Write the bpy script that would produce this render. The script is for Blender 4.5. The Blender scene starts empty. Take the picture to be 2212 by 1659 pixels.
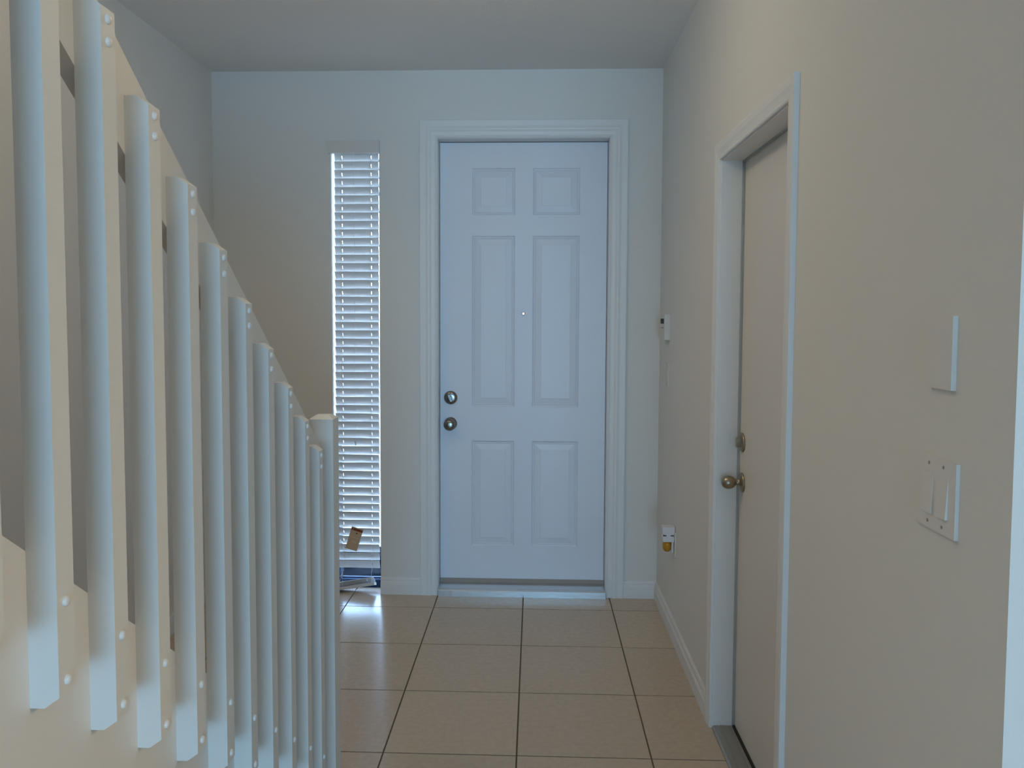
import bpy, bmesh, math, random
from mathutils import Matrix, Vector
random.seed(7)
S = bpy.context.scene
COL = S.collection

# ------------------------------------------------------------------ camera
cam = bpy.data.cameras.new('camera')
cam.sensor_fit = 'HORIZONTAL'; cam.sensor_width = 36.0
cam.lens = 1732.04 * 36.0 / 2212.0
cam.shift_x = 14.75 / 2212.0
cam.shift_y = -51.63 / 2212.0
cam.clip_start = 0.02
co = bpy.data.objects.new('camera', cam); COL.objects.link(co)
yaw, pitch, roll = .0370, -.0549, .0035
f = Vector((-math.sin(yaw) * math.cos(pitch), math.cos(yaw) * math.cos(pitch), math.sin(pitch)))
r0 = Vector((math.cos(yaw), math.sin(yaw), 0)); u0 = r0.cross(f)
rr = r0 * math.cos(roll) + u0 * math.sin(roll)
uu = u0 * math.cos(roll) - r0 * math.sin(roll)
m = Matrix((rr, uu, -f)).transposed().to_4x4()
m.translation = Vector((0, 0, 1.5109))
co.matrix_world = m
S.camera = co

# ------------------------------------------------------------------ light
EXPOSURE = 0.04
W = bpy.data.worlds.new('sky'); S.world = W; W.use_nodes = True
nt = W.node_tree; nt.nodes.clear()
wo = nt.nodes.new('ShaderNodeOutputWorld'); bg = nt.nodes.new('ShaderNodeBackground')
sk = nt.nodes.new('ShaderNodeTexSky'); sk.sky_type = 'NISHITA'; sk.sun_disc = False
sk.sun_elevation = math.radians(55); sk.sun_rotation = math.radians(200)
sk.air_density = 1.0; sk.dust_density = 1.5
bg.inputs['Strength'].default_value = 3.6
nt.links.new(sk.outputs[0], bg.inputs['Color']); nt.links.new(bg.outputs[0], wo.inputs['Surface'])

def area(name, loc, direction, sx, sy, power, color, spread=180):
    l = bpy.data.lights.new(name, 'AREA'); l.shape = 'RECTANGLE'; l.size = sx; l.size_y = sy
    l.energy = power; l.color = color; l.spread = math.radians(spread)
    o = bpy.data.objects.new(name, l); COL.objects.link(o)
    o.location = loc
    o.rotation_euler = Vector(direction).to_track_quat('-Z', 'Z' if abs(direction[2]) < .9 else 'Y').to_euler()
    return o
# area light for assumed daylight behind the camera, assumed warm lamp on the right
area('assumed_back_daylight', (.75, -8.15, 1.15), (0, 1, 0), 3.2, 2.0, 244, (.34, .72, 1.11))
area('assumed_right_room_lamp', (3.1, .55, 2.60), (-.4, 0, -1), .6, .6, 32, (1.0, .64, .22))  # unseen lamp, assumed, no fixture built
area('assumed_landing_light', (-1.69, 2.2, 3.4), (1, .9, -.4), 1.0, .8, 21, (1.0, .70, .38))  # assumed upstairs source, unseen, added as a bare area light
hl = bpy.data.lights.new('hall_fill_light', 'POINT'); hl.energy = 5.6; hl.color = (1.0, .86, .62); hl.shadow_soft_size = .12  # unseen fill light added to lift the hall and ceiling, not a fixture
ho = bpy.data.objects.new('hall_fill_light', hl); COL.objects.link(ho); ho.location = (-.28, 2.45, 2.52)

S.view_settings.view_transform = 'Standard'
S.view_settings.look = 'None'
S.view_settings.gamma = 1.0
S.view_settings.use_curve_mapping = False
S.view_settings.exposure = EXPOSURE

# ------------------------------------------------------------------ materials
def mat(name, col, rough=.6, metal=0.0, bump=0.0, bscale=60, mottle=0.0, mscale=6, spec=.5, rand=0.0, bdist=.002):
    M = bpy.data.materials.new(name); M.use_nodes = True
    t = M.node_tree; b = t.nodes['Principled BSDF']
    b.inputs['Roughness'].default_value = rough; b.inputs['Metallic'].default_value = metal
    b.inputs['Specular IOR Level'].default_value = spec
    tc = t.nodes.new('ShaderNodeTexCoord')
    out = None
    rgb = t.nodes.new('ShaderNodeRGB'); rgb.outputs[0].default_value = (*col, 1); out = rgb.outputs[0]
    if mottle:
        n = t.nodes.new('ShaderNodeTexNoise'); n.inputs['Scale'].default_value = mscale; n.inputs['Detail'].default_value = 4
        t.links.new(tc.outputs['Object'], n.inputs['Vector'])
        mr = t.nodes.new('ShaderNodeMapRange')
        mr.inputs['From Min'].default_value = .3; mr.inputs['From Max'].default_value = .7
        mr.inputs['To Min'].default_value = 1 - mottle; mr.inputs['To Max'].default_value = 1 + mottle
        t.links.new(n.outputs['Fac'], mr.inputs['Value'])
        mx = t.nodes.new('ShaderNodeVectorMath'); mx.operation = 'SCALE'
        t.links.new(out, mx.inputs[0]); t.links.new(mr.outputs[0], mx.inputs['Scale']); out = mx.outputs[0]
    if rand:
        oi = t.nodes.new('ShaderNodeObjectInfo'); mr = t.nodes.new('ShaderNodeMapRange')
        mr.inputs['To Min'].default_value = 1 - rand; mr.inputs['To Max'].default_value = 1 + rand
        t.links.new(oi.outputs['Random'], mr.inputs['Value'])
        mx = t.nodes.new('ShaderNodeVectorMath'); mx.operation = 'SCALE'
        t.links.new(out, mx.inputs[0]); t.links.new(mr.outputs[0], mx.inputs['Scale']); out = mx.outputs[0]
    t.links.new(out, b.inputs['Base Color'])
    if bump:
        n = t.nodes.new('ShaderNodeTexNoise'); n.inputs['Scale'].default_value = bscale; n.inputs['Detail'].default_value = 3
        t.links.new(tc.outputs['Object'], n.inputs['Vector'])
        bp = t.nodes.new('ShaderNodeBump'); bp.inputs['Strength'].default_value = bump; bp.inputs['Distance'].default_value = bdist
        t.links.new(n.outputs['Fac'], bp.inputs['Height']); t.links.new(bp.outputs[0], b.inputs['Normal'])
    return M

M_WALL = mat('painted_drywall', (.80, .80, .78), .85, bump=.35, bscale=55, bdist=.0015)
M_CEIL = mat('ceiling_paint', (.87, .87, .86), .9, bump=.5, bscale=90, bdist=.002)
M_TRIM = mat('trim_paint', (.82, .835, .84), .42, bump=.1, bscale=120)
M_DOOR = mat('door_paint', (.78, .83, .92), .40, bump=.08, bscale=90, mottle=.015, mscale=3)
M_DOOR2 = mat('flat_door_paint', (.78, .76, .73), .45, bump=.1, bscale=90)
M_RAIL = mat('white_rail_paint', (.83, .82, .79), .5, bump=.15, bscale=80)
M_BOLT = mat('painted_bolt', (.86, .86, .85), .35)
M_TILE = mat('floor_tile_glaze', (.59, .485, .37), .20, mottle=.06, mscale=45, rand=.03, bump=.03, bscale=25, spec=.45)
M_GROUT = mat('grout', (.20, .155, .11), .9)
M_CARPET = mat('stair_carpet', (.40, .33, .27), .95, bump=.6, bscale=300)
M_ALU = mat('brushed_aluminium', (.74, .76, .79), .28, 1.0, bump=.25, bscale=60)
M_ALU2 = mat('dull_aluminium', (.42, .40, .37), .5, .8, bump=.15, bscale=60)
M_NICKEL = mat('satin_nickel', (.27, .255, .235), .25, 1.0)
M_BRONZE = mat('aged_nickel', (.38, .33, .25), .33, 1.0)
M_BLACK = mat('black_rubber', (.015, .014, .013), .6)
M_SWEEP = mat('door_sweep_rubber', (.36, .31, .27), .7)
M_GASKET = mat('weatherstrip', (.42, .45, .46), .6)
M_SLAT = mat('blind_slat', (.70, .70, .70), .45)
M_VAL = mat('blind_valance', (.74, .72, .69), .5)
M_CORD = mat('blind_cord', (.82, .82, .80), .8)
M_FRAME = mat('window_frame_dark', (.010, .030, .070), .5, spec=.2)
M_PLASTIC = mat('white_plastic', (.70, .69, .65), .35)
M_PLATE = mat('ivory_wall_plate', (.80, .785, .75), .4)
M_LCD = mat('lcd_screen', (.03, .032, .03), .6, spec=.2)
M_PLATE2 = mat('aged_wall_plate', (.68, .675, .63), .45)
M_DARK = mat('dark_recess', (.03, .03, .03), .7)
M_FRESH = mat('glossy_white_plastic', (.78, .79, .82), .3)
M_PAPER = mat('tag_paper', (.62, .48, .34), .8)
M_TAGRED = mat('tag_brown_ink', (.23, .06, .025), .8)
M_TAGTXT = mat('tag_grey_ink', (.78, .66, .50), .8)
M_GROUND_SHADED = mat('shaded_porch_ground', (.0003, .0011, .0030), .95, spec=0.0, mottle=.1)  # shade of the porch is put into this near-black base colour

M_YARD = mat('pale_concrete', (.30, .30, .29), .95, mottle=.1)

def glassy(name, tint, gloss=.08, rough=0.02):
    M = bpy.data.materials.new(name); M.use_nodes = True
    t = M.node_tree; t.nodes.clear()
    o = t.nodes.new('ShaderNodeOutputMaterial'); mx = t.nodes.new('ShaderNodeMixShader')
    tr = t.nodes.new('ShaderNodeBsdfTransparent'); gl = t.nodes.new('ShaderNodeBsdfGlossy')
    tr.inputs[0].default_value = (*tint, 1); gl.inputs['Roughness'].default_value = rough
    lw = t.nodes.new('ShaderNodeLayerWeight'); lw.inputs['Blend'].default_value = .5
    pw = t.nodes.new('ShaderNodeMath'); pw.operation = 'POWER'; pw.inputs[1].default_value = 5.0
    ad = t.nodes.new('ShaderNodeMath'); ad.operation = 'MULTIPLY_ADD'; ad.inputs[1].default_value = .9; ad.inputs[2].default_value = .02
    t.links.new(lw.outputs['Facing'], pw.inputs[0]); t.links.new(pw.outputs[0], ad.inputs[0])
    t.links.new(ad.outputs[0], mx.inputs[0]); t.links.new(tr.outputs[0], mx.inputs[1]); t.links.new(gl.outputs[0], mx.inputs[2])
    t.links.new(mx.outputs[0], o.inputs[0])
    return M
M_GLASS = glassy('window_glass', (.93, .97, .98))
M_AMBER = mat('amber_oil', (.55, .26, .02), .15)

# ------------------------------------------------------------------ helpers
def link(name, bm, material, parent=None, smooth=False, bev=0.0, seg=2):
    if bev:
        bmesh.ops.bevel(bm, geom=[e for e in bm.edges if len(e.link_faces) == 2 and e.calc_face_angle(0) > .6], offset=bev, segments=seg, affect='EDGES', profile=.5)
    bmesh.ops.recalc_face_normals(bm, faces=bm.faces)
    me = bpy.data.meshes.new(name); bm.to_mesh(me); bm.free()
    me.materials.append(material)
    if smooth:
        for p in me.polygons: p.use_smooth = True
    o = bpy.data.objects.new(name, me); COL.objects.link(o)
    if parent is not None: o.parent = parent
    return o

def box(bm, a, b):
    vs = [bm.verts.new((x, y, z)) for z in (a[2], b[2]) for y in (a[1], b[1]) for x in (a[0], b[0])]
    for q in ((0, 1, 3, 2), (4, 6, 7, 5), (0, 4, 5, 1), (1, 5, 7, 3), (3, 7, 6, 2), (2, 6, 4, 0)):
        bm.faces.new([vs[i] for i in q])
    return vs

def boxes(*ab):
    bm = bmesh.new()
    for a, b in ab: box(bm, a, b)
    return bm

def prism(bm, prof, A, B, X, Y, ma=0.0, mb=0.0):
    """extrude profile (u,v) from A to B; u along X, v along Y; mitres shift the ends by ma*u / mb*u"""
    A, B, X, Y = Vector(A), Vector(B), Vector(X), Vector(Y); d = (B - A).normalized()
    s = [bm.verts.new(A + X * u + Y * v + d * (ma * u)) for u, v in prof]
    e = [bm.verts.new(B + X * u + Y * v + d * (mb * u)) for u, v in prof]
    n = len(prof)
    for i in range(n):
        j = (i + 1) % n
        bm.faces.new((s[i], s[j], e[j], e[i]))
    bm.faces.new(s[::-1]); bm.faces.new(e)

def lathe(bm, prof, origin, axis, seg=32):
    """prof: (radius, height along axis)"""
    axis = Vector(axis).normalized(); o = Vector(origin)
    t = axis.orthogonal().normalized(); b = axis.cross(t)
    rings = []
    for r, h in prof:
        if r < 1e-6: rings.append([bm.verts.new(o + axis * h)])
        else: rings.append([bm.verts.new(o + axis * h + (t * math.cos(k * 2 * math.pi / seg) + b * math.sin(k * 2 * math.pi / seg)) * r) for k in range(seg)])
    for p, q in zip(rings, rings[1:]):
        for k in range(seg):
            l = (k + 1) % seg
            if len(p) == 1 and len(q) == 1: continue
            if len(p) == 1: bm.faces.new((p[0], q[k], q[l]))
            elif len(q) == 1: bm.faces.new((p[k], p[l], q[0]))
            else: bm.faces.new((p[k], p[l], q[l], q[k]))
    return rings

def tube(bm, pts, r, seg=6):
    pts = [Vector(p) for p in pts]; rings = []
    for i, p in enumerate(pts):
        d = (pts[min(i + 1, len(pts) - 1)] - pts[max(i - 1, 0)]).normalized()
        t = d.orthogonal().normalized() if i == 0 else (t - d * t.dot(d)).normalized()
        b = d.cross(t)
        rings.append([bm.verts.new(p + (t * math.cos(k * 2 * math.pi / seg) + b * math.sin(k * 2 * math.pi / seg)) * r) for k in range(seg)])
    for p, q in zip(rings, rings[1:]):
        for k in range(seg):
            l = (k + 1) % seg; bm.faces.new((p[k], p[l], q[l], q[k]))
    bm.faces.new(rings[0][::-1]); bm.faces.new(rings[-1])

def curve_pts(ctrl, n=6):
    """Catmull-Rom through control points"""
    c = [Vector(p) for p in ctrl]; c = [c[0] * 2 - c[1]] + c + [c[-1] * 2 - c[-2]]; out = []
    for i in range(1, len(c) - 2):
        for k in range(n):
            t = k / n
            out.append(.5 * ((2 * c[i]) + (c[i + 1] - c[i - 1]) * t + (2 * c[i - 1] - 5 * c[i] + 4 * c[i + 1] - c[i + 2]) * t * t + (3 * c[i] - c[i - 1] - 3 * c[i + 1] + c[i + 2]) * t ** 3))
    out.append(c[-2]); return out

def empty(name, loc, label=None, cat=None, kind=None, group=None):
    o = bpy.data.objects.new(name, None); COL.objects.link(o); o.location = loc; o.empty_display_size = .05
    tag(o, label, cat, kind, group); return o

def tag(o, label=None, cat=None, kind=None, group=None):
    if label: o['label'] = label
    if cat: o['category'] = cat
    if kind: o['kind'] = kind
    if group: o['group'] = group
    return o

def struct(name, bm, material, label, cat, bev=0.0):
    o = link(name, bm, material, None, bev=bev); tag(o, label, cat, 'structure'); return o

def at(parent, o):
    """parent an object built in world coordinates"""
    o.parent = parent; o.matrix_parent_inverse = Matrix.Translation(-parent.location) if parent.parent is None else Matrix.Identity(4)
    return o

# ------------------------------------------------------------------ room dimensions
D = 4.2615          # inner face of the wall with the front door
XL = -1.72          # inner face of the left wall
XR = .6588          # inner face of the right wall
YE = 1.118          # near end of the right wall
H = 2.796           # ceiling height
TH = .15
HX1, HY0, HY1, HT = -.645, -1.2, 2.80, .30     # assumed stairwell opening toward the upper floor
YB, XE = -8.2, 5.0  # rest of the open plan room behind the camera

# ------------------------------------------------------------------ structure
# floor slab with its tiles
floor = struct('floor', boxes(((XL - TH, YB - TH, -.12), (XE + TH, D + TH, -.005))), M_GROUT, 'beige tiled floor with thin brown grout lines', 'floor')
T, GX, GY, G = .462, -.0552, 4.0669, .0030
def tile_box(x0, x1, y0, y1):
    bm = boxes(((x0, y0, -.012), (x1, y1, 0)))
    return bm
full = None
edges_x = [GX + k * T for k in range(-4, 13)]
edges_y = [GY + k * T for k in range(-28, 2)]
rest = bmesh.new()
for i in range(len(edges_x) - 1):
    for j in range(len(edges_y) - 1):
        x0, x1 = edges_x[i] + G, edges_x[i + 1] - G; y0, y1 = edges_y[j] + G, edges_y[j + 1] - G
        cx0, cx1, cy0, cy1 = max(x0, XL), min(x1, XE), max(y0, YB), min(y1, D - .001)
        if cx1 - cx0 < .01 or cy1 - cy0 < .01: continue
        if y1 > YE and x0 < XR < x1: cx1 = XR - .001 if y0 > YE else cx1
        if y0 > YE and x0 > XR: continue
        near = y1 < 1.2 or cx0 > XR
        if near:
            box(rest, (cx0, cy0, -.012), (cx1, cy1, 0)); continue
        o = link('floor_tile', boxes(((cx0, cy0, -.012), (cx1, cy1, 0))), M_TILE, floor, bev=.0015, seg=1)
o = link('floor_tile_field', rest, M_TILE, floor); o['kind'] = 'stuff'
# tile strip in the window recess
WX0, WX1, WZ1 = -1.0862, -.8295, 2.432
link('floor_tile', boxes(((WX0, D, -.012), (GX - 2 * T - G, D + .095, 0))), M_TILE, floor)
link('floor_tile', boxes(((GX - 2 * T + G, D, -.012), (WX1, D + .095, 0))), M_TILE, floor)

DX0, DX1, DZ1 = -.545, .416, 2.470     # rough opening of the front door
wf = bmesh.new()
for a, b in (((XL - TH, D, 0), (WX0, D + TH, H)), ((WX0, D, WZ1), (WX1, D + TH, H)), ((WX1, D, 0), (DX0, D + TH, H)),
             ((DX0, D, DZ1), (DX1, D + TH, H)), ((DX1, D, 0), (XR + TH, D + TH, H))):
    box(wf, a, b)
bmesh.ops.remove_doubles(wf, verts=wf.verts, dist=1e-5)
struct('wall_front', wf, M_WALL, 'white wall holding the front door and the narrow window', 'wall')
struct('wall_left', boxes(((XL - TH, YB - TH, 0), (XL, D, H)), ((XL - TH, HY0, H), (XL, HY1, H + HT))), M_WALL, 'plain white wall on the far side of the stairs', 'wall')
RY0, RY1, RZ1 = 2.105, 2.920, 2.085    # rough opening of the side door
wr = boxes(((XR, RY1, 0), (XR + TH, D, H)), ((XR, RY0, RZ1), (XR + TH, RY1, H)), ((XR, YE, 0), (XR + TH, RY0, H)))
struct('wall_right', wr, M_WALL, 'white wall with the flat side door and switch plates, ending at a corner', 'wall')
struct('ceiling', boxes(((XL - TH, HY1, H), (XE + TH, D + TH, H + HT)), ((HX1, YB - TH, H), (XE + TH, HY1, H + HT)), ((XL - TH, YB - TH, H), (HX1, HY0, H + HT))), M_CEIL, 'plain off-white ceiling, with an assumed opening over the stairs', 'ceiling')
UZ = 5.2
struct('wall_upper_left', boxes(((XL - TH, HY0 - .6, H + HT), (XL, HY1 + .6, UZ))), M_WALL, 'white wall of the upper landing above the stairs', 'wall')
struct('wall_upper_right', boxes(((.6, HY0 - .6, H + HT), (.6 + TH, HY1 + .6, UZ))), M_WALL, 'white wall across the upper landing', 'wall')
struct('wall_upper_front', boxes(((XL, HY1 + .6 - TH, H + HT), (.6, HY1 + .6, UZ))), M_WALL, 'white wall at the front end of the upper landing', 'wall')
struct('wall_upper_back', boxes(((XL, HY0 - .6, H + HT), (.6, HY0 - .6 + TH, UZ))), M_WALL, 'white wall at the back end of the upper landing', 'wall')
struct('ceiling_upper', boxes(((XL - TH, HY0 - .6, UZ), (.6 + TH, HY1 + .6, UZ + .12))), M_CEIL, 'ceiling of the upper landing', 'ceiling')
# rest of the room behind the camera, solid walls; daylight is an added light
struct('wall_back', boxes(((XL - TH, YB - TH, 0), (XE + TH, YB, H))), M_WALL, 'white wall behind the camera', 'wall')
struct('wall_side', boxes(((XE, YB, 0), (XE + TH, YE + TH, H))), M_WALL, 'white wall of the room right of the hall', 'wall')
struct('wall_return', boxes(((XR + TH, YE, 0), (XE, YE + TH, H))), M_WALL, 'bright white wall face turning right at the near corner', 'wall')

# baseboards
BB = [(0, 0), (.014, 0), (.014, .058), (.012, .061), (.012, .066), (.0095, .070), (.0095, .083), (.006, .092), (0, .092)]
def baseboard(name, segs, label):
    bm = bmesh.new()
    for A, B, N in segs: prism(bm, BB, A, B, N, (0, 0, 1))
    return struct(name, bm, M_TRIM, label, 'baseboard')
CO0, CO1 = -.614, .480                 # outer edges of the front door casing
baseboard('baseboard_front', [((XL, D, 0), (WX0 - .0, D, 0), (0, -1, 0)), ((WX1, D, 0), (CO0, D, 0), (0, -1, 0)), ((CO1, D, 0), (XR, D, 0), (0, -1, 0))], 'low white baseboard along the front door wall')
baseboard('baseboard_right', [((XR, D - .014, 0), (XR, 2.962, 0), (-1, 0, 0)), ((XR, 2.060, 0), (XR, YE, 0), (-1, 0, 0))], 'white baseboard along the right wall beside the flat door')
baseboard('baseboard_left', [((XL, D - .014, 0), (XL, 2.55, 0), (1, 0, 0))], 'white baseboard on the left wall past the stairs')

# ------------------------------------------------------------------ casings
CAS = [(0, 0), (0, .010), (.006, .013), (.012, .011), (.016, .011), (.030, .0125), (.040, .0175), (.047, .0185), (.052, .017), (.060, .0155), (.088, .0165), (.0935, .014), (.0935, 0)]
X0, X1, Z1 = -.5205, .3885, 2.4445     # visible front door opening between the casings
tr1 = empty('trim_1', (0, D, 0), 'wide moulded white casing around the front door', 'door casing', 'structure')
bm = bmesh.new(); prism(bm, CAS, (X0, D, 0), (X0, D, Z1), (-1, 0, 0), (0, -1, 0), 0, 1); at(tr1, link('side_casing', bm, M_TRIM))
bm = bmesh.new(); prism(bm, CAS, (X1, D, 0), (X1, D, Z1), (1, 0, 0), (0, -1, 0), 0, 1); at(tr1, link('side_casing', bm, M_TRIM))
bm = bmesh.new(); prism(bm, CAS, (X0, D, Z1), (X1, D, Z1), (0, 0, 1), (0, -1, 0), -1, 1); at(tr1, link('head_casing', bm, M_TRIM))

# ------------------------------------------------------------------ front door
d1 = empty('door_1', (0, D, 0), 'white six-panel front door with nickel knob and deadbolt', 'door', 'structure')
YS = D + .084        # front face of the slab
JT = .003
at(d1, link('jamb', boxes(((DX0, D - .001, 0), (X0 + JT, D + TH, DZ1))), M_TRIM))
at(d1, link('jamb', boxes(((X1 - JT, D - .001, 0), (DX1, D + TH, DZ1))), M_TRIM))
at(d1, link('head_jamb', boxes(((X0 + JT, D - .001, Z1 - JT), (X1 - JT, D + TH, DZ1))), M_TRIM))
ys0, ys1 = YS + .0445, D + TH
at(d1, link('door_stop', boxes(((X0 + JT, ys0, 0), (X0 + JT + .016, ys1, Z1 - JT))), M_TRIM))
at(d1, link('door_stop', boxes(((X1 - JT - .016, ys0, 0), (X1 - JT, ys1, Z1 - JT))), M_TRIM))
at(d1, link('door_stop', boxes(((X0 + JT + .016, ys0, Z1 - JT - .016), (X1 - JT - .016, ys1, Z1 - JT))), M_TRIM))
# slab: grid of stiles and rails with holes for the panels and the peephole
sx0, sx1, sz0, sz1 = X0 + .0055, X1 - .0055, .058, Z1 - .0065
PAN = [(-.3375, -.1103, 2.0537, 2.3025), (-.0125, .2345, 2.0537, 2.3025), (-.3475, -.1103, 1.0165, 1.9420), (-.0138, .2380, 1.0165, 1.9420), (-.3490, -.1113, .2475, .8300), (-.0133, .2370, .2475, .8300)]
PAN = [(-.3420 if k % 2 == 0 else -.0138, -.1103 if k % 2 == 0 else .2370, c, d) for k, (a, b, c, d) in enumerate(PAN)]
PH = (-.0632, 1.5241)
xs = sorted({sx0, sx1, -.3420, -.1103, -.0138, .2370, PH[0] - .010, PH[0] + .010})
zs = sorted({sz0, sz1, PH[1] - .010, PH[1] + .010} | {p[2] for p in PAN} | {p[3] for p in PAN})
bm = bmesh.new(); TD = .044
def quad(a): bm.faces.new([bm.verts.new(v) for v in a])
def solid(i, j):
    cx, cz = (xs[i] + xs[i + 1]) / 2, (zs[j] + zs[j + 1]) / 2
    if abs(cx - PH[0]) < .009 and abs(cz - PH[1]) < .009: return False
    return not any(p[0] < cx < p[1] and p[2] < cz < p[3] for p in PAN)
for i in range(len(xs) - 1):
    for j in range(len(zs) - 1):
        if solid(i, j):
            for y in (YS, YS + TD):
                quad([(xs[i], y, zs[j]), (xs[i + 1], y, zs[j]), (xs[i + 1], y, zs[j + 1]), (xs[i], y, zs[j + 1])])
for a, b in (((sx0, sz0), (sx1, sz0)), ((sx1, sz0), (sx1, sz1)), ((sx1, sz1), (sx0, sz1)), ((sx0, sz1), (sx0, sz0))):
    quad([(a[0], YS, a[1]), (b[0], YS, b[1]), (b[0], YS + TD, b[1]), (a[0], YS + TD, a[1])])
N = 16; hole = []
sq = lambda t: (lambda c, s: (.010 * c / max(abs(c), abs(s)), .010 * s / max(abs(c), abs(s))))(math.cos(t), math.sin(t))
for k in range(N):
    t0, t1 = (k + .0) * 2 * math.pi / N + math.pi / 4, (k + 1) * 2 * math.pi / N + math.pi / 4
    for y in (YS, YS + TD):
        q = [sq(t0), sq(t1), (.0055 * math.cos(t1), .0055 * math.sin(t1)), (.0055 * math.cos(t0), .0055 * math.sin(t0))]
        quad([(PH[0] + a, y, PH[1] + b) for a, b in q])
    quad([(PH[0] + .0055 * math.cos(t), y, PH[1] + .0055 * math.sin(t)) for t, y in ((t0, YS), (t1, YS), (t1, YS + TD), (t0, YS + TD))])
bmesh.ops.remove_doubles(bm, verts=bm.verts, dist=1e-5)
slab = at(d1, link('slab', bm, M_DOOR))
for p in PAN:
    bm = bmesh.new()
    rings = [(0, 0), (.004, .0055), (.010, .0075), (.0135, .0045), (.017, .0065), (.047, .0015), (.0485, 0.0)]
    vs = []
    for ins, dep in rings:
        vs.append([bm.verts.new((x, YS + dep, z)) for x, z in ((p[0] + ins, p[2] + ins), (p[1] - ins, p[2] + ins), (p[1] - ins, p[3] - ins), (p[0] + ins, p[3] - ins))])
    for a, b in zip(vs, vs[1:]):
        for k in range(4): bm.faces.new((a[k], a[(k + 1) % 4], b[(k + 1) % 4], b[k]))
    bm.faces.new(vs[-1])
    bk = [bm.verts.new((x, YS + .030, z)) for x, z in ((p[0], p[2]), (p[1], p[2]), (p[1], p[3]), (p[0], p[3]))]
    for k in range(4): bm.faces.new((vs[0][k], vs[0][(k + 1) % 4], bk[(k + 1) % 4], bk[k]))
    bm.faces.new(bk[::-1])
    at(d1, link('raised_panel', bm, M_DOOR))
def hw(name, prof, origin, axis, material, parent, seg=36):
    bm = bmesh.new(); lathe(bm, prof, origin, axis, seg); o = link(name, bm, material, None, smooth=True)
    o.parent = parent
    root = parent
    while root.parent is not None: root = root.parent
    o.matrix_parent_inverse = Matrix.Translation(-root.location)
    return o
def under(o, part):
    """sub-part built in world coordinates; part's own world matrix is identity (built in world coordinates)"""
    o.parent = part; o.matrix_parent_inverse = Matrix.Identity(4); return o
ringp = at(d1, hw('peephole', [(.0052, .006), (.0052, -.003), (.0085, -.003), (.0095, -.001), (.0095, .001)], (PH[0], YS, PH[1]), (0, 1, 0), M_NICKEL, d1, 24))
bm = bmesh.new(); lathe(bm, [(0, .02), (.0053, .02)], (PH[0], YS, PH[1]), (0, 1, 0), 16)
under(link('lens', bm, M_GLASS), ringp)
KX, KZ, DBZ = -.4575, .9235, 1.0655
rose = [(.0, 0), (.0315, 0), (.0325, .003), (.031, .008), (.027, .012), (.019, .0145), (0, .0145)]
db = at(d1, hw('deadbolt', [(.0, 0), (.036, 0), (.037, .004), (.0355, .010), (.030, .015), (.022, .0175), (0, .018)], (KX, YS, DBZ), (0, -1, 0), M_NICKEL, d1))
bm = bmesh.new(); lathe(bm, [(0, .030), (.008, .029), (.0105, .026), (.011, .016)], (KX, YS, DBZ), (0, -1, 0), 24)
prism(bm, [(-.0055, -.020), (.0055, -.020), (.0065, 0), (.0055, .020), (-.0055, .020), (-.0065, 0)], (KX, YS - .022, DBZ), (KX, YS - .036, DBZ), Vector((.94, 0, .34)), Vector((-.34, 0, .94)))
under(link('thumb_turn', bm, M_NICKEL, bev=.001), db)
kn = at(d1, hw('doorknob', [(0, 0), (.034, 0), (.035, .004), (.032, .009), (.020, .013), (.0125, .018), (.0118, .030), (.0135, .035), (.022, .040), (.0290, .048), (.0320, .057), (.0315, .066), (.0275, .0735), (.019, .0775), (.010, .079), (0, .0793)], (KX, YS, KZ), (0, -1, 0), M_NICKEL, d1, 48))
bm = bmesh.new(); box(bm, (-.0012, -.003, -.0085), (.0012, .002, .0085))
bmesh.ops.transform(bm, matrix=Matrix.Translation((KX - .003, YS - .0793, KZ + .0055)) @ Matrix.Rotation(math.radians(8), 4, 'Y'), verts=bm.verts)
under(link('lock_button', bm, M_FRESH), kn)
bm = bmesh.new(); lathe(bm, [(0, .001), (.0025, .001), (.0025, -.004)], (KX + .021, YS - .0765, KZ - .003), (.35, -1, 0), 12)
under(link('release_hole', bm, M_BLACK), kn)
# bottom sweep and metal threshold
at(d1, link('door_sweep', boxes(((sx0, YS - .004, .044), (sx1, YS + .030, .066))), M_SWEEP))
bm = bmesh.new()
prism(bm, [(0, 0), (0, .034), (.003, .037), (.010, .038), (.011, .0365), (.014, .0385), (.022, .0395), (.023, .0375), (.026, .040), (.070, .044), (.165, .044), (.165, 0)], (X0 + JT, 4.2290, .0005), (X1 - JT, 4.2290, .0005), (0, 1, 0), (0, 0, 1))
at(d1, link('threshold', bm, M_ALU))

# ------------------------------------------------------------------ side door in the right wall
JN, JF, JZ = 2.128, 2.8965, 2.0620
tr2 = empty('trim_2', (XR, 2.5, 0), 'narrow white casing around the flat side door', 'door casing', 'structure')
CAS2 = [(0, 0), (0, .009), (.004, .0115), (.010, .0105), (.022, .012), (.034, .0150), (.050, .0155), (.057, .0145), (.057, 0)]
bm = bmesh.new(); prism(bm, CAS2, (XR, JN - .005, 0), (XR, JN - .005, JZ + .005), (0, -1, 0), (-1, 0, 0), 0, 1); at(tr2, link('side_casing', bm, M_TRIM))
bm = bmesh.new(); prism(bm, CAS2, (XR, JF + .005, 0), (XR, JF + .005, JZ + .005), (0, 1, 0), (-1, 0, 0), 0, 1); at(tr2, link('side_casing', bm, M_TRIM))
bm = bmesh.new(); prism(bm, CAS2, (XR, JN - .005, JZ + .005), (XR, JF + .005, JZ + .005), (0, 0, 1), (-1, 0, 0), -1, 1); at(tr2, link('head_casing', bm, M_TRIM))
d2 = empty('door_2', (XR, 2.5, 0), 'flat white side door set deep in the right wall', 'door', 'structure')
XS = .7400
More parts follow.
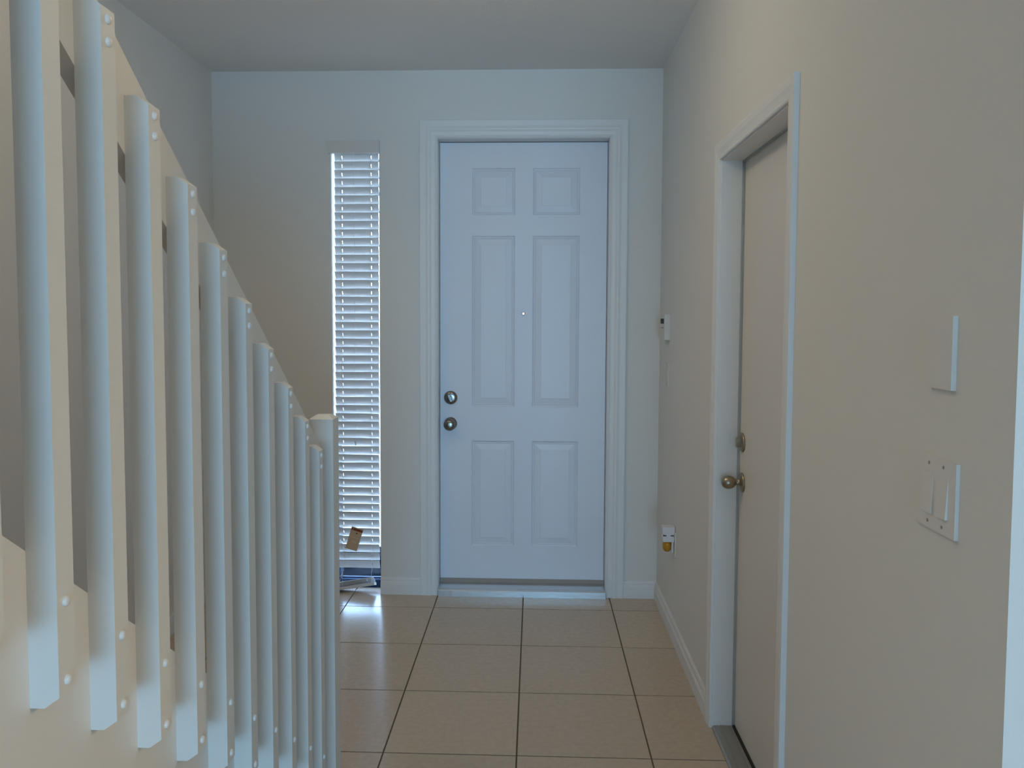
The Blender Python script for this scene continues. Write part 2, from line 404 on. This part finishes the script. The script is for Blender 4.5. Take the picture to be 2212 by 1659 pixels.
at(d2, link('jamb', boxes(((XR - .0005, RY0, 0), (XR + TH, JN, RZ1))), M_TRIM))
at(d2, link('jamb', boxes(((XR - .0005, JF, 0), (XR + TH, RY1, RZ1))), M_TRIM))
at(d2, link('head_jamb', boxes(((XR - .0005, JN, JZ), (XR + TH, JF, RZ1))), M_TRIM))
at(d2, link('slab', boxes(((XS, JN + .003, .016), (XS + .044, JF - .003, JZ - .003))), M_DOOR2, bev=.001, seg=1))
at(d2, link('weatherstrip', boxes(((XS - .010, JF - .0045, .012), (XS - .002, JF, JZ)), ((XS - .010, JN, JZ - .0045), (XS - .002, JF, JZ)), ((XS - .010, JN, .012), (XS - .002, JN + .0045, JZ))), M_GASKET))
bm = bmesh.new()
prism(bm, [(-.004, 0), (-.004, .006), (.002, .011), (.020, .012), (.021, .0105), (.024, .0105), (.025, .0125), (.052, .0125), (.053, .0105), (.056, .0105), (.057, .0125), (.068, .0125), (.068, 0)], (XR + .003, JN, 0), (XR + .003, JF, 0), (1, 0, 0), (0, 0, 1))
at(d2, link('threshold', bm, M_ALU2))
at(d2, link('door_sweep', boxes(((XS - .0085, JN + .001, .0003), (XS + .044, JF - .001, .0158))), M_BLACK))
K2Y, K2Z, D2Z = 2.8515, .9235, 1.0655
db2 = at(d2, hw('deadbolt', [(0, 0), (.0335, 0), (.0345, .003), (.033, .006), (.027, .009), (.016, .0105), (0, .0105)], (XS, K2Y + .006, D2Z), (-1, 0, 0), M_BRONZE, d2))
bm = bmesh.new(); prism(bm, [(-.006, -.017), (.006, -.017), (.0072, 0), (.006, .017), (-.006, .017), (-.0072, 0)], (XS - .009, K2Y + .006, D2Z), (XS - .0235, K2Y + .006, D2Z), (0, 1, 0), (0, 0, 1))
under(link('thumb_turn', bm, M_BRONZE, bev=.0015), db2)
kn2 = at(d2, hw('doorknob', [(0, 0), (.034, 0), (.0345, .004), (.031, .008), (.019, .011), (.0115, .014), (.0108, .022), (.0112, .0265), (.0170, .0300), (.0212, .0365), (.0235, .0450), (.0240, .0500), (.0234, .0560), (.0210, .0630), (.0165, .0690), (.0095, .0728), (0, .0740)], (XS, K2Y, K2Z), (-1, 0, 0), M_BRONZE, d2, 48))

# ------------------------------------------------------------------ sidelight window
w1 = empty('window_1', (-.958, D + .1, 0), 'tall narrow sidelight window left of the front door', 'window', 'structure')
FY0, FY1 = D + .095, D + TH
at(w1, link('frame_stile', boxes(((WX0, FY0, 0), (WX0 + .012, FY1, WZ1))), M_FRAME))
at(w1, link('frame_stile', boxes(((WX1 - .012, FY0, 0), (WX1, FY1, WZ1))), M_FRAME))
at(w1, link('frame_rail', boxes(((WX0 + .012, FY0, WZ1 - .035), (WX1 - .012, FY1, WZ1))), M_FRAME))
bm = bmesh.new(); prism(bm, [(0, -.01), (0, .040), (.004, .045), (.022, .047), (.022, .052), (.030, .053), (.036, .053), (.036, -.01)], (WX0 + .012, FY0, 0), (WX1 - .012, FY0, 0), (0, 1, 0), (0, 0, 1))
at(w1, link('frame_sill', bm, M_FRAME))
at(w1, link('glass_pane', boxes(((WX0 + .012, FY0 + .030, .046), (WX1 - .012, FY0 + .034, WZ1 - .035))), M_GLASS))

# ------------------------------------------------------------------ blind
BY = D + .0335
bl = empty('window_blind', (-.958, BY, 0), 'closed white slatted blind with a crooked bottom rail over the narrow window', 'blind')
bm = bmesh.new()
box(bm, (-1.0985, D - .020, 2.3655), (-.8235, D - .012, 2.4310)); box(bm, (-1.0985, D - .012, 2.3655), (-1.0905, D - .0005, 2.4310)); box(bm, (-.8315, D - .012, 2.3655), (-.8235, D - .0005, 2.4310))
at(bl, link('valance', bm, M_VAL, bev=.0015))
at(bl, link('head_rail', boxes(((WX0 + .006, D + .006, 2.372), (WX1 - .006, D + .060, 2.428))), M_SLAT))
PITCH, SW, ST, TILT = .04493, .0500, .0026, math.radians(68)
SL = .2365
def slat_mesh(notch=False):
    bm = bmesh.new()
    cx = [-SL / 2, -.0800, -.0773, .0768, .0795, SL / 2]
    cv = [-SW / 2, -.0085, .0085, SW / 2]
    crown = lambda v: .0016 * (1 - (v / (SW / 2)) ** 2)
    cvf = [-SW / 2, -.017, -.0085, 0, .0085, .017, SW / 2]
    for side in (0, 1):
        for i in range(5):
            for j in range(6):
                if i in (1, 3) and j in (2, 3): continue
                q = [(cx[a], cvf[b], crown(cvf[b]) + (ST if side else 0)) for a, b in ((i, j), (i + 1, j), (i + 1, j + 1), (i, j + 1))]
                bm.faces.new([bm.verts.new(v) for v in q])
    def wall(p, q):
        bm.faces.new([bm.verts.new((p[0], p[1], crown(p[1]))), bm.verts.new((q[0], q[1], crown(q[1]))), bm.verts.new((q[0], q[1], crown(q[1]) + ST)), bm.verts.new((p[0], p[1], crown(p[1]) + ST))])
    for v in (cvf[0], cvf[-1]):
        for i in range(5): wall((cx[i], v), (cx[i + 1], v))
    for x in (cx[0], cx[-1]):
        for j in range(6): wall((x, cvf[j]), (x, cvf[j + 1]))
    for i in (1, 3):
        for j in (2, 3):
            wall((cx[i], cvf[j]), (cx[i], cvf[j + 1])); wall((cx[i + 1], cvf[j]), (cx[i + 1], cvf[j + 1]))
        for v in (cvf[2], cvf[4]): wall((cx[i], v), (cx[i + 1], v))
    bmesh.ops.remove_doubles(bm, verts=bm.verts, dist=1e-6)
    return bm
slat0 = None
Z0 = 2.3282 + SW / 2 * math.sin(TILT)
for k in range(50):
    if slat0 is None:
        slat0 = link('slat', slat_mesh(), M_SLAT); s = slat0
    else:
        s = slat0.copy(); COL.objects.link(s)
    s.parent = bl
    # room edge up: the room side edge (negative y) is lifted
    s.location = (.0024 - .0058 * (k / 49.0) + random.uniform(-.0006, .0006), random.uniform(-.0006, .0006), Z0 - k * PITCH + random.uniform(-.0006, .0006))
    s.rotation_euler = (-TILT + random.uniform(-.03, .03), random.uniform(-.006, .006), 0)
# ladder cords, lift cord with tassel, tag cord
for x in (-1.036, -.8800):
    bm = bmesh.new(); tube(bm, [(x, BY - .0275, 2.37), (x, BY - .0275, .12)], .0008)
    at(bl, link('ladder_cord', bm, M_CORD))
bm = bmesh.new(); tube(bm, [(-.9640, BY - .0300, 2.37), (-.9640, BY - .0300, .835)], .0007); lc = at(bl, link('lift_cord', bm, M_CORD))
bm = bmesh.new(); lathe(bm, [(0, 0), (.003, 0), (.0055, .020), (.004, .024), (0, .025)], (-.9640, BY - .0300, .812), (0, 0, 1), 12)
under(link('tassel', bm, M_VAL, smooth=True), lc)
# tangled cord ends at the bottom left
for pts in ([(-1.038, BY - .026, .125), (-1.045, BY - .03, .100), (-1.066, BY - .03, .082), (-1.074, BY - .03, .058), (-1.060, BY - .032, .060), (-1.042, BY - .03, .095), (-1.040, BY - .026, .120)],
            [(-1.042, BY - .026, .120), (-1.042, BY - .028, .070), (-1.044, BY - .028, .030)],
            [(-1.072, BY - .030, .062), (-1.070, BY - .030, .030)], [(-1.064, BY - .030, .060), (-1.060, BY - .030, .026)],
            [(-.8830, BY - .026, .120), (-.8835, BY - .026, .085), (-.8860, BY - .026, .050)]):
    bm = bmesh.new(); tube(bm, curve_pts(pts, 5), .0011); at(bl, link('cord_end', bm, M_CORD))
# dropped last slat and the crooked bottom rail
ang = math.radians(-9.5)
def tilted(name, mk, cx, cz, y, ax, material):
    bm = mk()
    bmesh.ops.transform(bm, matrix=Matrix.Translation((cx, y, cz)) @ Matrix.Rotation(ang, 4, 'Y') @ Matrix.Rotation(ax, 4, 'X'), verts=bm.verts)
    return at(bl, link(name, bm, material))
s = tilted('dropped_slat', slat_mesh, -.9880, .0465, BY - .004, math.radians(-50), M_SLAT)
tilted('bottom_rail', lambda: boxes(((-.120, -.025, -.007), (.120, .025, .007))), -.9840, .0265, BY - .010, math.radians(-18), M_SLAT)
# hanging tag
tg = boxes(((-.0325, -.0006, -.0600), (.0325, .0006, .0630)))
Mt = Matrix.Translation((-.9745, BY - .034, .2985)) @ Matrix.Rotation(math.radians(17), 4, 'Y') @ Matrix.Rotation(math.radians(-4), 4, 'X')
bmesh.ops.transform(tg, matrix=Mt, verts=tg.verts)
tag_o = at(bl, link('hang_tag', tg, M_PAPER)); tag_o['label'] = 'small tan paper tag with a brown header strip'
def tagbit(name, bm, material):
    bmesh.ops.transform(bm, matrix=Mt, verts=bm.verts); under(link(name, bm, material), tag_o)
tagbit('header_strip', boxes(((-.032, -.0012, .0450), (-.022, -.0006, .0575)), ((-.020, -.0012, .0450), (.032, -.0006, .0575))), M_TAGRED)
bm = bmesh.new(); lathe(bm, [(0, 0), (.0042, 0), (.0042, .0006)], (.004, -.0012, .0335), (0, 1, 0), 16); tagbit('round_mark', bm, M_TAGRED)
tagbit('text_line', boxes(((-.026, -.0009, .0065), (.026, -.0006, .0085)), ((-.014, -.0009, -.0120), (.016, -.0006, -.0100)), ((-.010, -.0009, -.0190), (.018, -.0006, -.0172))), M_TAGTXT)

# ------------------------------------------------------------------ staircase and railing
XB = -.600                              # outer face of the balusters
XI = XB - .0386                         # face of rail and stringer board behind them
st = empty('staircase', (-1.17, 2.36, 0), 'enclosed staircase with a white stringer side climbing toward the camera', 'stairs')
zs_top = lambda y: 1.136 - .745 * (y - 1.0744)
bm = bmesh.new()
y0, y1 = -.75, 2.352
prism(bm, [(y0, zs_top(y0)), (y1, zs_top(y1)), (y1, 0.0), (y1 - .02, 0.0), (y0, zs_top(y0) - .42)], (XI - .036, 0, 0), (XI, 0, 0), (0, 1, 0), (0, 0, 1))
at(st, link('stringer', bm, M_RAIL))
bm = bmesh.new()
prism(bm, [(y0, zs_top(y0) - .42), (y1 - .02, 0.0), (y0, 0.0)], (XI - .036, 0, 0), (XI - .006, 0, 0), (0, 1, 0), (0, 0, 1))
at(st, link('side_panel', bm, M_WALL))
rise, run = .190, .255
for k in range(11):
    ya = 2.33 - k * run; yb = ya - run; z = (k + 1) * rise
    bm = boxes(((XL + .001, yb - .02, z - rise if k else 0.0), (XI - .037, ya, z)))
    at(st, link('step', bm, M_CARPET, bev=.012, seg=3))

ra = empty('stair_railing', (-.63, 2.385, 0), 'white stair railing of square balusters bolted to a sloping rail and newel post', 'railing')
zr = lambda y: 1.5885 - .7147 * (y - 1.7)
bm = bmesh.new()
prism(bm, [(-.75, zr(-.75)), (2.354, zr(2.354)), (2.354, zr(2.354) - .158), (-.75, zr(-.75) - .158)], (XI - .0275, 0, 0), (XI, 0, 0), (0, 1, 0), (0, 0, 1))
at(ra, link('hand_rail', bm, M_RAIL, bev=.0015))
# newel with a low hipped top
bm = bmesh.new()
nx0, nx1, ny0, ny1 = -.6728, -.6002, 2.355, 2.421
lv = []
for ins, z in ((0, 0), (0, 1.2010), (.017, 1.2125)):
    lv.append([bm.verts.new(v) for v in ((nx0 + ins, ny0 + ins, z), (nx1 - ins, ny0 + ins, z), (nx1 - ins, ny1 - ins, z), (nx0 + ins, ny1 - ins, z))])
bm.faces.new(lv[0][::-1]); bm.faces.new(lv[-1])
for a, b in zip(lv, lv[1:]):
    for k in range(4): bm.faces.new((a[k], a[(k + 1) % 4], b[(k + 1) % 4], b[k]))
at(ra, link('newel_post', bm, M_RAIL, bev=.0015))
BW = .0386
YT = [.9700 + .1367 * (n - 1) for n in range(11)]      # index 0 is baluster #0
YT = {0: .833, 1: .970, 2: 1.106, 3: 1.239, 4: 1.376, 5: 1.512, 6: 1.645, 7: 1.783, 8: 1.925, 9: 2.066, 10: 2.200, -1: .697, -2: .56}
def bolt_mesh(c):
    bm = bmesh.new(); lathe(bm, [(0.0068, 0), (.0068, .0015), (.0058, .0034), (.0035, .0046), (0, .0050)], c, (1, 0, 0), 14); return bm
for n in sorted(YT):
    y = YT[n]; zt = 1.8370 - .1008 * (n - 3); zb = 1.0250 - .1000 * (n - 1)
    bm = bmesh.new()
    prism(bm, [(0, zb - .0140), (.0190, zb - .0140), (BW, zb), (BW, zt), (.0190, zt + .0135), (0, zt + .0135)], (XI, y, 0), (XI, y + .0378, 0), (1, 0, 0), (0, 0, 1))
    b = at(ra, link('baluster', bm, M_RAIL, bev=.0012))
    for z in (zt - .0145, zt - .0460, zb + .119, zb + .0165):
        under(link('bolt_head', bolt_mesh((XB, y + .0185, z)), M_BOLT, smooth=True), b)

# ------------------------------------------------------------------ things on the right wall
kp = empty('alarm_keypad', (XR, 4.0, 1.46), 'small white alarm keypad with a dark display high near the front door', 'keypad')
at(kp, link('keypad_body', boxes(((XR - .027, 3.940, 1.3965), (XR, 4.075, 1.5215))), M_PLASTIC, bev=.007, seg=3))
at(kp, link('display', boxes(((XR - .0280, 3.966, 1.4760), (XR - .0265, 4.062, 1.5010))), M_LCD))
at(kp, link('speaker_slot', boxes(((XR - .0276, 3.972, 1.4545), (XR - .0262, 4.045, 1.4570))), M_DARK))

def plate_bm(y0, y1, z0, z1, t):
    bm = bmesh.new()
    prism(bm, [(y0, z0), (y1, z0), (y1, z1), (y0, z1)], (XR, 0, 0), (XR - t, 0, 0), (0, 1, 0), (0, 0, 1))
    return bm
sp = empty('light_switch', (XR, 3.99, 1.225), 'single light switch plate below the alarm keypad', 'switch')
at(sp, link('wall_plate', plate_bm(3.955, 4.027, 1.168, 1.283, .005), M_PLATE2, bev=.002))
at(sp, link('rocker', boxes(((XR - .0085, 3.974, 1.192), (XR - .004, 4.008, 1.259))), M_PLATE2, bev=.0015))

ou = empty('wall_outlet', (XR, 3.73, .45), 'white wall outlet low on the right wall behind the air freshener', 'outlet')
at(ou, link('wall_plate', plate_bm(3.695, 3.767, .395, .510, .005), M_PLATE, bev=.002))
at(ou, link('receptacle', boxes(((XR - .0075, 3.714, .476), (XR - .004, 3.748, .504))), M_PLATE, bev=.0015))
af = empty('air_freshener', (XR, 3.73, .45), 'white plug-in air freshener with an amber oil bottle low on the right wall', 'air freshener')
at(af, link('plug_body', boxes(((XR - .0170, 3.712, .412), (XR - .0078, 3.750, .468))), M_FRESH, bev=.003, seg=3))
bm = bmesh.new()
prism(bm, [(-.025, 0), (.025, 0), (.0265, .0225), (.019, .027), (.019, .033), (.028, .036), (.0285, .070), (-.0285, .070), (-.028, .036), (-.019, .033), (-.019, .027), (-.0265, .0225)], (.6275, 3.708, .462), (.6275, 3.754, .462), (1, 0, 0), (0, 0, 1))
at(af, link('heater_cap', bm, M_FRESH, bev=.002))
at(af, link('vent_slit', boxes(((.6035, 3.7075, .4895), (.6170, 3.7200, .4945)), ((.6365, 3.7075, .4895), (.6500, 3.7200, .4945))), M_DARK))
bm = bmesh.new()
lathe(bm, [(0, 0), (.010, .001), (.0165, .007), (.0200, .018), (.0205, .034), (.0190, .0475), (.012, .050), (0, .050)], (.6235, 3.731, .4120), (0, 0, 1), 28)
bt = at(af, link('oil_bottle', bm, M_AMBER, smooth=True)); bt['label'] = 'amber oil bottle'

bp = empty('blank_plate', (XR, 1.318, 1.4545), 'blank white wall plate above the double switch near the wall corner', 'wall plate')
at(bp, link('wall_plate', plate_bm(1.2755, 1.3560, 1.3965, 1.5135, .0080), M_PLATE, bev=.002))
ds = empty('double_light_switch', (XR, 1.318, 1.2235), 'double rocker light switch plate below the blank plate', 'switch')
at(ds, link('wall_plate', plate_bm(1.2545, 1.3860, 1.1640, 1.2835, .0062), M_PLATE, bev=.0025))
for yc in (1.3395, 1.2930):
    bm = bmesh.new()
    prism(bm, [(1.1905, .0058), (1.1905, .0105), (1.2240, .0085), (1.2575, .0068), (1.2575, .0058)], (XR, yc - .0165, 0), (XR, yc + .0165, 0), (0, 0, 1), (-1, 0, 0))
    at(ds, link('rocker', bm, M_PLATE, bev=.0008))
for yc in (1.3395, 1.2930):
    for z in (1.1755, 1.2720):
        bm = bmesh.new(); lathe(bm, [(.003, 0), (.003, .0006), (.002, .0011), (0, .0012)], (XR - .0060, yc, z), (-1, 0, 0), 12)
        at(ds, link('screw', bm, M_ALU2))

# ------------------------------------------------------------------ outside the window
struct('ground', boxes(((-12, D + TH, -.25), (12, 5.35, -.06))), M_GROUND_SHADED, 'porch ground outside the narrow window, porch shade painted into its colour', 'ground')
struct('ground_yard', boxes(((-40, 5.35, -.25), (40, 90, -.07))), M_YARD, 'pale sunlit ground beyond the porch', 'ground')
